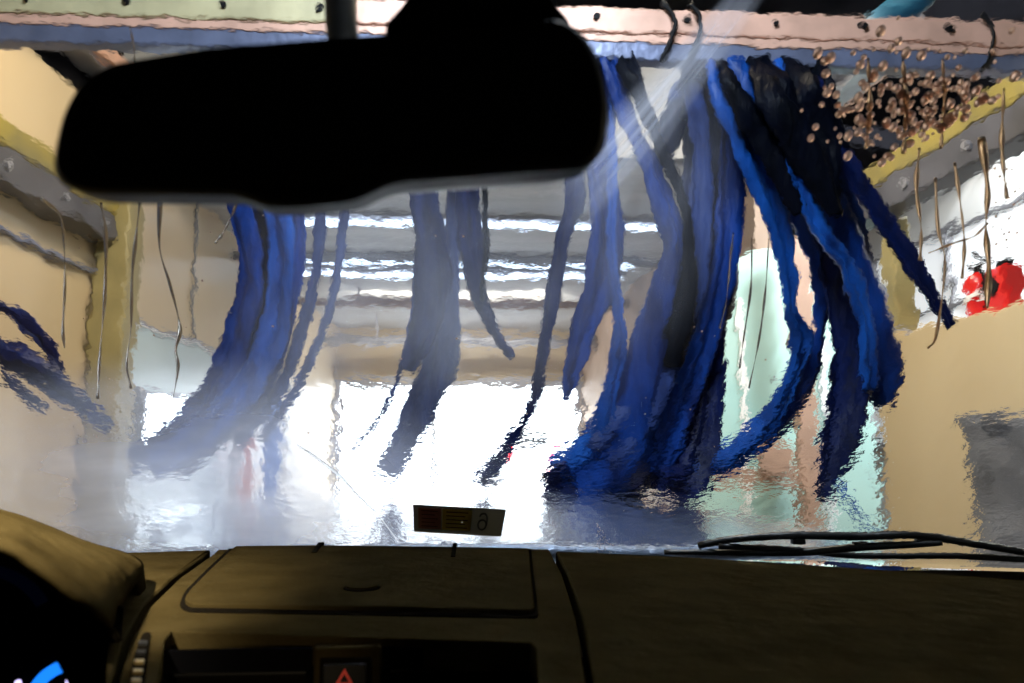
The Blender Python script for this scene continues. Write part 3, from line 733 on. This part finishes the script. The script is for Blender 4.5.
# rivulets
def rivulet(pts, r, m='water', off=0.0):
    P = [onW(x+random.uniform(-1.2, 1.2), y, TH+off) for x, y in pts]
    bm = bmesh.new()
    ph = random.uniform(0, 6)
    tube(bm, P, lambda s: r*(.75+.35*math.sin(s*23+ph)+.3*math.sin(s*9+ph*2)) + .0002, 8, len(P)*8)
    return obj('water_rivulet', bm, M[m], ws, True)
for pts, r in [
 ([(40,200),(60,218),(63,250),(65,290),(62,330),(64,350)], .0016),
 ([(100,205),(106,240),(104,300),(100,360),(98,400)], .0022),
 ([(138,205),(136,240),(132,280),(130,330),(125,365),(130,390)], .0018),
 ([(158,205),(160,250),(168,285),(178,318),(180,335),(176,352),(178,370),(172,400)], .0024),
 ([(240,195),(225,230),(215,245)], .0015),
 ([(735,235),(732,260),(728,300),(720,330)], .0012),
 ([(770,240),(766,290),(760,340),(750,390)], .0013),
 ([(752,240),(752,290),(744,340),(740,370)], .0013),
 ([(920,150),(918,190),(921,230),(922,262)], .0024),
 ([(936,180),(940,230),(946,262),(944,300),(936,340),(928,350)], .0018),
 ([(955,165),(962,205),(965,245),(963,280)], .0018),
 ([(983,140),(988,190),(986,230),(990,270),(988,310)], .0038),
 ([(1005,90),(1003,150),(1007,200)], .0024),
 ([(930,255),(955,245),(975,238),(990,225)], .0014),
 ([(870,60),(872,110),(868,150)], .0026),
 ([(905,60),(908,110),(905,155)], .0030),
 ([(945,60),(946,100),(942,150)], .0020),
 ([(128,28),(132,50),(134,70)], .0008),
]:
    rivulet(pts, r*.72, 'tinted_water' if pts[0][0] > 860 else 'grey_water')
# the thin curved line low on the glass
bm = bmesh.new(); tube(bm, [onW(x, y, TH+.0005) for x, y in ((297,447),(315,459),(338,477),(358,498),(376,515),(389,531),(398,544))], lambda s: .0004+.0016*math.sin(math.pi*min(1, s*1.3+.05))**1, 6, 40)
o = obj('scratch_line', bm, M['scratch'], ws, True); o['label'] = 'thin white curved scratch low on the glass'
# droplets
def drop(bm, c, r, n_, sx=1):
    q = n_.to_track_quat('Z', 'Y').to_matrix().to_4x4()
    bmesh.ops.create_icosphere(bm, subdivisions=2, radius=r, matrix=Matrix.Translation(c) @ q @ Matrix.Diagonal((sx, 1.0+random.random()*.4, .38, 1)))
bm = bmesh.new()
cnt = 0
while cnt < 230:
    x, y = random.triangular(795, 1035, 930), random.gauss(112, 32)
    if y > 60+ (1030-x)*.55+25 or y < 8: continue
    c = onW(x, y, TH); drop(bm, c, random.choice((.0016, .0026, .0034, .0042)), wn(c.x)); cnt += 1
for _ in range(60):
    x, y = random.uniform(60, 800), random.uniform(180, 520); c = onW(x, y, TH); drop(bm, c, random.choice((.0006, .0009, .0012)), wn(c.x))
for _ in range(70):
    v = random.random(); x = 597+v*random.random()*26; y = 525+v*32; c = onW(x, y, TH); drop(bm, c, .0007, wn(c.x))
for _ in range(40):
    x, y = random.uniform(985, 1024), random.uniform(170, 250); c = onW(x, y, TH); drop(bm, c, random.choice((.0008, .0012)), wn(c.x))
o = obj('water_drops', bm, M['drop'], ws, True); o['kind'] = 'stuff'
# scalloped splash line
# ------------------------------------------------------------------ sticker
def lucent(name, col):
    m = bpy.data.materials.new(name); m.use_nodes = True; nt = m.node_tree; nt.nodes.clear()
    out = nt.nodes.new('ShaderNodeOutputMaterial'); tl = nt.nodes.new('ShaderNodeBsdfTranslucent'); df = nt.nodes.new('ShaderNodeBsdfDiffuse'); mx = nt.nodes.new('ShaderNodeMixShader')
    tl.inputs[0].default_value = (*[min(1, c*1.0) for c in col], 1); df.inputs[0].default_value = (*col, 1); mx.inputs[0].default_value = .85
    nt.links.new(df.outputs[0], mx.inputs[1]); nt.links.new(tl.outputs[0], mx.inputs[2]); nt.links.new(mx.outputs[0], out.inputs[0]); return m
def sticker():
    cor = [(413, 504), (506, 509), (501, 536), (414, 531)]
    off = -.0012
    def at(u, v, o=off):
        a = Vector(cor[0]).lerp(Vector(cor[1]), u); b = Vector(cor[3]).lerp(Vector(cor[2]), u); p = a.lerp(b, v); return onW(p.x, p.y, o)
    c = onW(460, 520, off)
    t = thing('date_sticker', c, 'small see-through date sticker on the glass, showing a mirrored figure', 'sticker')
    def quad(u0, u1, v0, v1, o, th=.0004):
        bm = bmesh.new(); prism(bm, [at(u0, v0, o), at(u1, v0, o), at(u1, v1, o), at(u0, v1, o)], wn(c.x)*th); return bm
    obj('paper', quad(0, 1, 0, 1, off), lucent('sticker_paper', (.17, .16, .13)), t)
    obj('red_field', quad(.05, .31, .08, .85, off-.0006), lucent('sticker_red', (.62, .34, .28)), t)
    obj('yellow_field', quad(.32, .64, .08, .85, off-.0006), lucent('sticker_yellow', (.90, .74, .26)), t)
    bm = bmesh.new()
    for k in range(5): 
        v = .16+.14*k
        prism(bm, [at(.36, v, off-.0012), at(.60-.03*(k % 2), v, off-.0012), at(.60-.03*(k % 2), v+.035, off-.0012), at(.36, v+.035, off-.0012)], wn(c.x)*.0002)
        prism(bm, [at(.09, v, off-.0012), at(.27-.03*(k % 2), v, off-.0012), at(.27-.03*(k % 2), v+.03, off-.0012), at(.09, v+.03, off-.0012)], wn(c.x)*.0002)
    obj('printed_line', bm, mat('sticker_ink_line', (.10, .05, .03), .7), t)
    # mirrored 6 : a bowl below, hook rising on its right and curling left
    bm = bmesh.new()
    def path(pts, r):
        tube(bm, [at(u, v, off-.001) for u, v in pts], r, 6)
    bowl = [(.765+.045*math.cos(a), .585+.18*math.sin(a)) for a in [k*2*math.pi/14 for k in range(15)]]
    path(bowl, .0014)
    path([(.812, .60), (.815, .42), (.805, .26), (.78, .17), (.745, .19), (.73, .27)], .0014)
    obj('mirrored_figure', bm, mat('sticker_ink', (.015, .013, .012), .7), t)
    bm = bmesh.new(); cc = at(.54, .52, off-.0014); cyl(bm, cc, wn(c.x), .0009, .0006, 10); obj('hole_glow', bm, mat('hole_light', (.9, .9, .9), .5, emis=(1, 1, 1), estr=.6), t)  # glowing disc stands in for light coming through a hole
sticker()

# ------------------------------------------------------------------ wiper
def wiper():
    t = thing('windshield_wiper', onW(860, 552, .02), 'black parked wiper lying along the base of the windshield, passenger side', 'wiper')
    def P(l, off): return [onW(x, y, off) for x, y in l]
    bm = bmesh.new(); tube(bm, P([(700,557),(740,550),(800,547),(860,548),(920,547),(980,556),(1040,566),(1100,575)], .022), lambda s: .0060-.002*abs(s-.4), 8); obj('wiper_arm', bm, M['rubber'], t, True)
    bm = bmesh.new(); tube(bm, P([(665,558),(720,558),(800,558),(860,553),(920,550),(944,549)], .012), lambda s: .0036+.0022*math.sin(math.pi*s), 8); obj('blade_rubber', bm, M['rubber'], t, True)
    bm = bmesh.new(); tube(bm, P([(720,553),(790,556),(848,562),(900,563),(960,563),(1050,568)], .014), .0045, 8); obj('spring_rail', bm, M['rubber'], t, True)
    for x, y in ((800, 550), (862, 553), (925, 550)):
        bm = bmesh.new(); c = onW(x, y, .017); bmesh.ops.create_cube(bm, size=1, matrix=Matrix.Translation(c) @ Matrix.Diagonal((.020, .010, .008, 1)))
        bmesh.ops.bevel(bm, geom=list(bm.edges), offset=.0015, segments=1, affect='EDGES')
        obj('clip', bm, M['rubber'], t)
wiper()

# ------------------------------------------------------------------ rear-view mirror
def mirror():
    Y = .36
    out = [(52,166),(55,145),(62,112),(78,82),(110,62),(200,47),(320,37),(470,26),(560,16),(585,34),(600,66),(607,106),(602,148),(585,164),(520,169),(400,178),(378,184),(356,197),(300,203),(262,203),(237,191),(150,190),(90,190),(64,183)]
    R = rounded(out, 14, 3)
    cen = onY(330, 105, Y)
    t = thing('rear_view_mirror', cen, 'dark rear-view mirror hanging in front of the windshield', 'mirror')
    # housing: scaled shells going back
    def ringpts(sc, Yd, sh=0):
        c = Vector((330, 108))
        return [onY(c.x+(p.x-c.x)*sc[0], c.y+(p.y-c.y)*sc[1]+sh, Yd) for p in R]
    bm = bmesh.new()
    # true thickness: outline laid out at depth Y then pushed back along y
    base = [onY(330+(p.x-330)*1.014, 108+(p.y-108)*1.02, Y) for p in R]
    cc = sum(base, Vector())/len(base)
    layers = [(0.0, .975, .96), (.004, 1.0, 1.0), (.020, .985, .98), (.034, .90, .86), (.042, .70, .60)]
    rings = []
    for dy, sx, sz in layers:
        rings.append([bm.verts.new(Vector((cc.x+(p.x-cc.x)*sx, p.y+dy, cc.z+(p.z-cc.z)*sz))) for p in base])
    L = len(base)
    for a, b in zip(rings, rings[1:]):
        for k in range(L): bm.faces.new((a[k], a[(k+1) % L], b[(k+1) % L], b[k]))
    bm.faces.new(rings[0][::-1]); bm.faces.new(rings[-1])
    obj('housing', bm, M['mirrorhouse'], t)
    g = [(68,160),(72,130),(82,95),(100,76),(200,60),(400,44),(550,32),(575,48),(590,80),(594,110),(588,140),(572,152),(400,163),(240,175),(100,175),(76,172)]
    bm = bmesh.new(); prism(bm, [onY(p.x, p.y, Y-.0015) for p in rounded(g, 10, 3)], Vector((0, .004, 0)), .0008); obj('mirror_glass', bm, M['mirrorglass'], t)
    for x in (262, 290, 318, 346-8):
        bm = bmesh.new(); c = onY(x, 191, Y-.002); bmesh.ops.create_cube(bm, size=1, matrix=Matrix.Translation(c) @ Matrix.Diagonal((.009, .004, .0035, 1)))
        bmesh.ops.bevel(bm, geom=list(bm.edges), offset=.0008, segments=2, affect='EDGES')
        obj('button', bm, M['black'], t)
    bm = bmesh.new(); tube(bm, [onY(345, 60, Y+.035), onY(341, 20, Y+.05), onY(340, -10, Y+.07), onY(342, -40, .49)], .0085, 12)
    obj('stalk', bm, M['mirrorhouse'], t, True)
    pl = [(388,80),(384,24),(398,10),(408,-4),(430,-24),(540,-24),(556,4),(572,22),(566,80)]
    bm = bmesh.new(); prism(bm, [onY(p.x, p.y, Y+.036) for p in rounded(pl, 8, 3)], Vector((0, .06, .03)), .004); obj('sensor_pod', bm, M['mirrorhouse'], t)
mirror()

# ------------------------------------------------------------------ dashboard
def dash():
    ZD = 1.05
    t = thing('dashboard', (CX, .9, .95), 'brown leatherette dashboard below the windshield, darker towards the passenger side', 'dashboard')
    def Z(pts, z=ZD): return [onZ(x, y, z) for x, y in pts]
    # under-body
    bm = bmesh.new()
    nx = 40; g = []
    for i in range(nx+1):
        x = CX-.95+1.9*i/nx; yb = wy(x, 1.0)-.012
        g.append([bm.verts.new(q) for q in ((x, .66, 1.028), (x, min(yb-.10, 1.06), 1.028), (x, yb, .996), (x, yb, .96), (x, .66, .8))])
    for a, b in zip(g, g[1:]):
        for k in range(5): bm.faces.new((a[k], a[(k+1) % 5], b[(k+1) % 5], b[k]))
    bm.faces.new(g[0][::-1]); bm.faces.new(g[-1])
    obj('under_tray', bm, M['seam'], t)
    def pad(name, pts, m, r=10, z=ZD, th=.022, bev=.004, label=None):
        R_ = rounded(pts, r, 4)
        def PZ(p):
            q = onZ(p.x, p.y, z); q.y = min(q.y, wy(q.x, z)-.016); return q
        bm = bmesh.new(); prism(bm, [PZ(p) for p in R_], Vector((0, 0, -th)), bev, 3)
        bmesh.ops.triangulate(bm, faces=[f for f in bm.faces if len(f.verts) > 4], ngon_method='EAR_CLIP')
        o = obj(name, bm, m, t)
        md = o.modifiers.new('b', 'WEIGHTED_NORMAL') if False else None
        if label: o['label'] = label
        return o
    pad('driver_side_pad', [(40,547),(222,544.5),(203,556),(172,578),(143,606),(123,640),(109,690),(104,740),(84,740),(92,690),(100,650),(104,622),(96,610),(66,598),(50,575)], M['dashcol'], [2]*15, th=.022)
    pad('centre_surround', [(231,544),(320,544.5),(452,547),(549,549.5),(562,575),(576,620),(586,683),(592,740),(540,740),(536,648),(530,642),(172,631),(165,640),(152,740),(112,740),(117,690),(131,640),(151,606),(180,578),(211,556)], M['dashcol'], [0]*20, bev=.0015)
    pad('lid_gasket', [(232,546),(531,548.5),(539,617),(188,611),(179,606),(184,592),(210,566)], M['seam'], [4,2,6,6,6,6,10], z=1.0515, th=.003, bev=0)
    pad('storage_lid', [(236,545),(320,545),(452,546.5),(529,548),(535,609),(190,603),(184,598),(190,589),(213,566)], M['dashcol'], [4,0,0,2,6,6,4,4,10], z=1.0555, th=.006, bev=.002)
    pad('passenger_side_pad', [(555,551),(620,553.5),(690,557),(800,564),(920,572),(1060,583),(1300,640),(1300,760),(602,760),(594,683),(583,620),(568,575)], M['dashcol'], [2]*12)
    # lid notches
    for (a, b, w_) in (((322, 541), (314, 552), 2.6), ((455, 543), (453, 556), 2.2)):
        bm = bmesh.new(); pts = [(a[0]-w_, a[1]), (a[0]+w_, a[1]), (b[0]+w_, b[1]), (b[0]-w_, b[1])]
        prism(bm, [onZ(x, y, 1.0565) for x, y in pts], Vector((0, 0, -.004))); obj('lid_notch', bm, M['seam'], t)
    # round plug in the lid
    c = onZ(362, 588, 1.0558)
    bm = bmesh.new(); cyl(bm, c+Vector((0, 0, .0004)), (0, 0, 1), .0180, .0012, 28); o = obj('round_plug_gap', bm, M['seam'], t)
    bm = bmesh.new(); cyl(bm, c+Vector((0, -.0005, .0016)), (0, 0, 1), .0148, .0020, 28); o = obj('round_plug', bm, M['dashcol'], t)
    # face with vents
    yF = onZ(350, 638, ZD).y
    x0 = onY(160, 660, yF).x; x1 = onY(545, 660, yF).x
    bm = bmesh.new(); bx(bm, x0-.02, x1+.02, yF+.03, yF+.04, .90, 1.026); obj('vent_back', bm, M['deepblack'], t)
    def vent(pa, pb):
        xa, xb = onY(pa, 660, yF+.006).x, onY(pb, 660, yF+.006).x
        bm = bmesh.new()
        bx(bm, xa, xa+.004, yF-.006, yF+.03, .95, 1.026); bx(bm, xb-.004, xb, yF-.006, yF+.03, .95, 1.026); bx(bm, xa, xb, yF-.006, yF-.001, 1.028, 1.044); bx(bm, xa, xb, yF-.006, yF+.03, .95, .954)
        v = obj('air_vent', bm, M['deepblack'], t)
        for k in range(4):
            z = .972+.016*k
            bm = bmesh.new(); bmesh.ops.create_cube(bm, size=1, matrix=Matrix.Translation(((xa+xb)/2, yF+.016, z)) @ Matrix.Rotation(-.35, 4, 'X') @ Matrix.Diagonal((xb-xa-.01, .02, .0016, 1)))
            obj('louvre', bm, M['black'], v)
    vent(168, 314); vent(384, 530)
    xa, xb = onY(316, 660, yF+.004).x, onY(382, 660, yF+.004).x
    bm = bmesh.new(); bx(bm, xa, xb, yF-.008, yF-.002, .93, 1.046, .002); hz = obj('switch_bezel', bm, M['dashcol'], t)
    xc = (xa+xb)/2
    bm = bmesh.new(); bx(bm, xc-.020, xc+.019, yF-.0095, yF-.007, .975, 1.038, .001); obj('hazard_gap', bm, M['seam'], t)
    bm = bmesh.new(); bx(bm, xc-.017, xc+.015, yF-.0125, yF-.009, .980, 1.034, .001); hb = obj('hazard_button', bm, M['black'], t)
    bm = bmesh.new()
    cz = 1.024; s = .007
    tri = [Vector((xc-.001, yF-.0135, cz+s)), Vector((xc-.001+s, yF-.0135, cz-s*.7)), Vector((xc-.001-s, yF-.0135, cz-s*.7))]
    tri2 = [(p-Vector((xc-.001, yF-.0135, cz-.0005)))*.55+Vector((xc-.001, yF-.0135, cz-.0005)) for p in tri]
    a = [bm.verts.new(p) for p in tri]; b = [bm.verts.new(p) for p in tri2]
    for k in range(3): bm.faces.new((a[k], a[(k+1) % 3], b[(k+1) % 3], b[k]))
    r = bmesh.ops.extrude_face_region(bm, geom=list(bm.faces)); bmesh.ops.translate(bm, verts=[v for v in r['geom'] if isinstance(v, bmesh.types.BMVert)], vec=(0, .001, 0))
    obj('hazard_triangle', bm, M['hazard'], hb)
    # slim side vent with brass slats
    sv = [(143,632),(151,632),(148,655),(143,700),(128,700),(134,655)]
    bm = bmesh.new(); prism(bm, [onZ(p.x, p.y, ZD+.0012) for p in rounded(sv, 3, 3)], Vector((0, 0, -.004))); v = obj('slim_vent', bm, M['seam'], t)
    for k in range(6):
        y = 640+k*9.5; x = 143-k*1.6
        bm = bmesh.new(); prism(bm, [onZ(x-4.5, y, ZD+.003), onZ(x+4.5, y, ZD+.003), onZ(x+4, y+3, ZD+.003), onZ(x-5, y+3, ZD+.003)], Vector((0, 0, -.002))); obj('slat', bm, M['brass'] if k > 1 else M['black'], v)
    # instrument hood
    back = [(-230,470,1.02),(-110,490,1.0),(0,515,.95),(45,526,.93),(90,542,.90),(122,551,.88),(138,558,.88),(144,567,.86),(138,582,.82)]
    front = [(-230,505,.56),(-110,522,.56),(0,542,.56),(35,562,.555),(68,586,.55),(92,604,.56),(104,614,.58),(110,620,.60),(113,627,.62)]
    n = 40
    A = catmull([onY(*p) for p in back], n); B = catmull([onY(*p) for p in front], n)
    bm = bmesh.new(); J = 12; g = []
    for i in range(n+1):
        s = i/n; row = []
        for j in range(J+1):
            v = j/J; p = A[i].lerp(B[i], v); p.z += .016*math.sin(v*math.pi)*(1-s*.75)
            row.append(bm.verts.new(p))
        e = A[i].copy(); e.z = 1.0; e.y += .03
        row = [bm.verts.new(e)] + row
        f = B[i].copy(); f.y -= 0; f.z -= .006; row.append(bm.verts.new(f)); 
        f2 = B[i].lerp(A[i], .18)+Vector((0, 0, -.022)); row.append(bm.verts.new(f2))
        g.append(row)
    for a, b in zip(g, g[1:]):
        for k in range(len(a)-1): bm.faces.new((a[k], a[k+1], b[k+1], b[k]))
    o = obj('instrument_hood', bm, M['dashcol'], t, True); md = o.modifiers.new('t', 'SOLIDIFY'); md.thickness = .003; md.offset = -1
    # instrument panel
    yG = .64
    bm = bmesh.new(); a = onY(-260, 560, yG); b = onY(108, 800, yG)
    bx(bm, a.x, b.x, yG, yG+.01, .88, 1.075, .002); ip = obj('instrument_panel', bm, M['deepblack'], t)
    def arc(cx, cy, r, a0, a1, th, m, nm, flat=True):
        bm = bmesh.new(); K = 30; rows = []
        for k in range(K+1):
            an = math.radians(a0+(a1-a0)*k/K)
            rows.append([bm.verts.new(onY(cx+math.cos(an)*rr, cy-math.sin(an)*rr, yG-d)) for rr, d in ((r-th/2, .001), (r+th/2, .001), (r+th/2, .004), (r-th/2, .004))])
        for p, q in zip(rows, rows[1:]):
            for k in range(4): bm.faces.new((p[k], p[(k+1) % 4], q[(k+1) % 4], q[k]))
        obj(nm, bm, m, ip)
    arc(78, 714, 50, 72, 170, 12, M['gaugeblue'], 'gauge_ring')
    arc(-20, 640, 72, 30, 120, 14, M['gaugedim'], 'dim_gauge_ring')
    gm = mat('gauge_mark_light', (.6, .6, .9), .5, emis=(.7, .6, 1), estr=2)
    for x, y in ((18, 683), (69, 681)):
        bm = bmesh.new(); c = onY(x, y, yG-.003); cyl(bm, c, (0, 1, 0), .0022, .002, 10); obj('gauge_mark', bm, gm, ip)
dash()
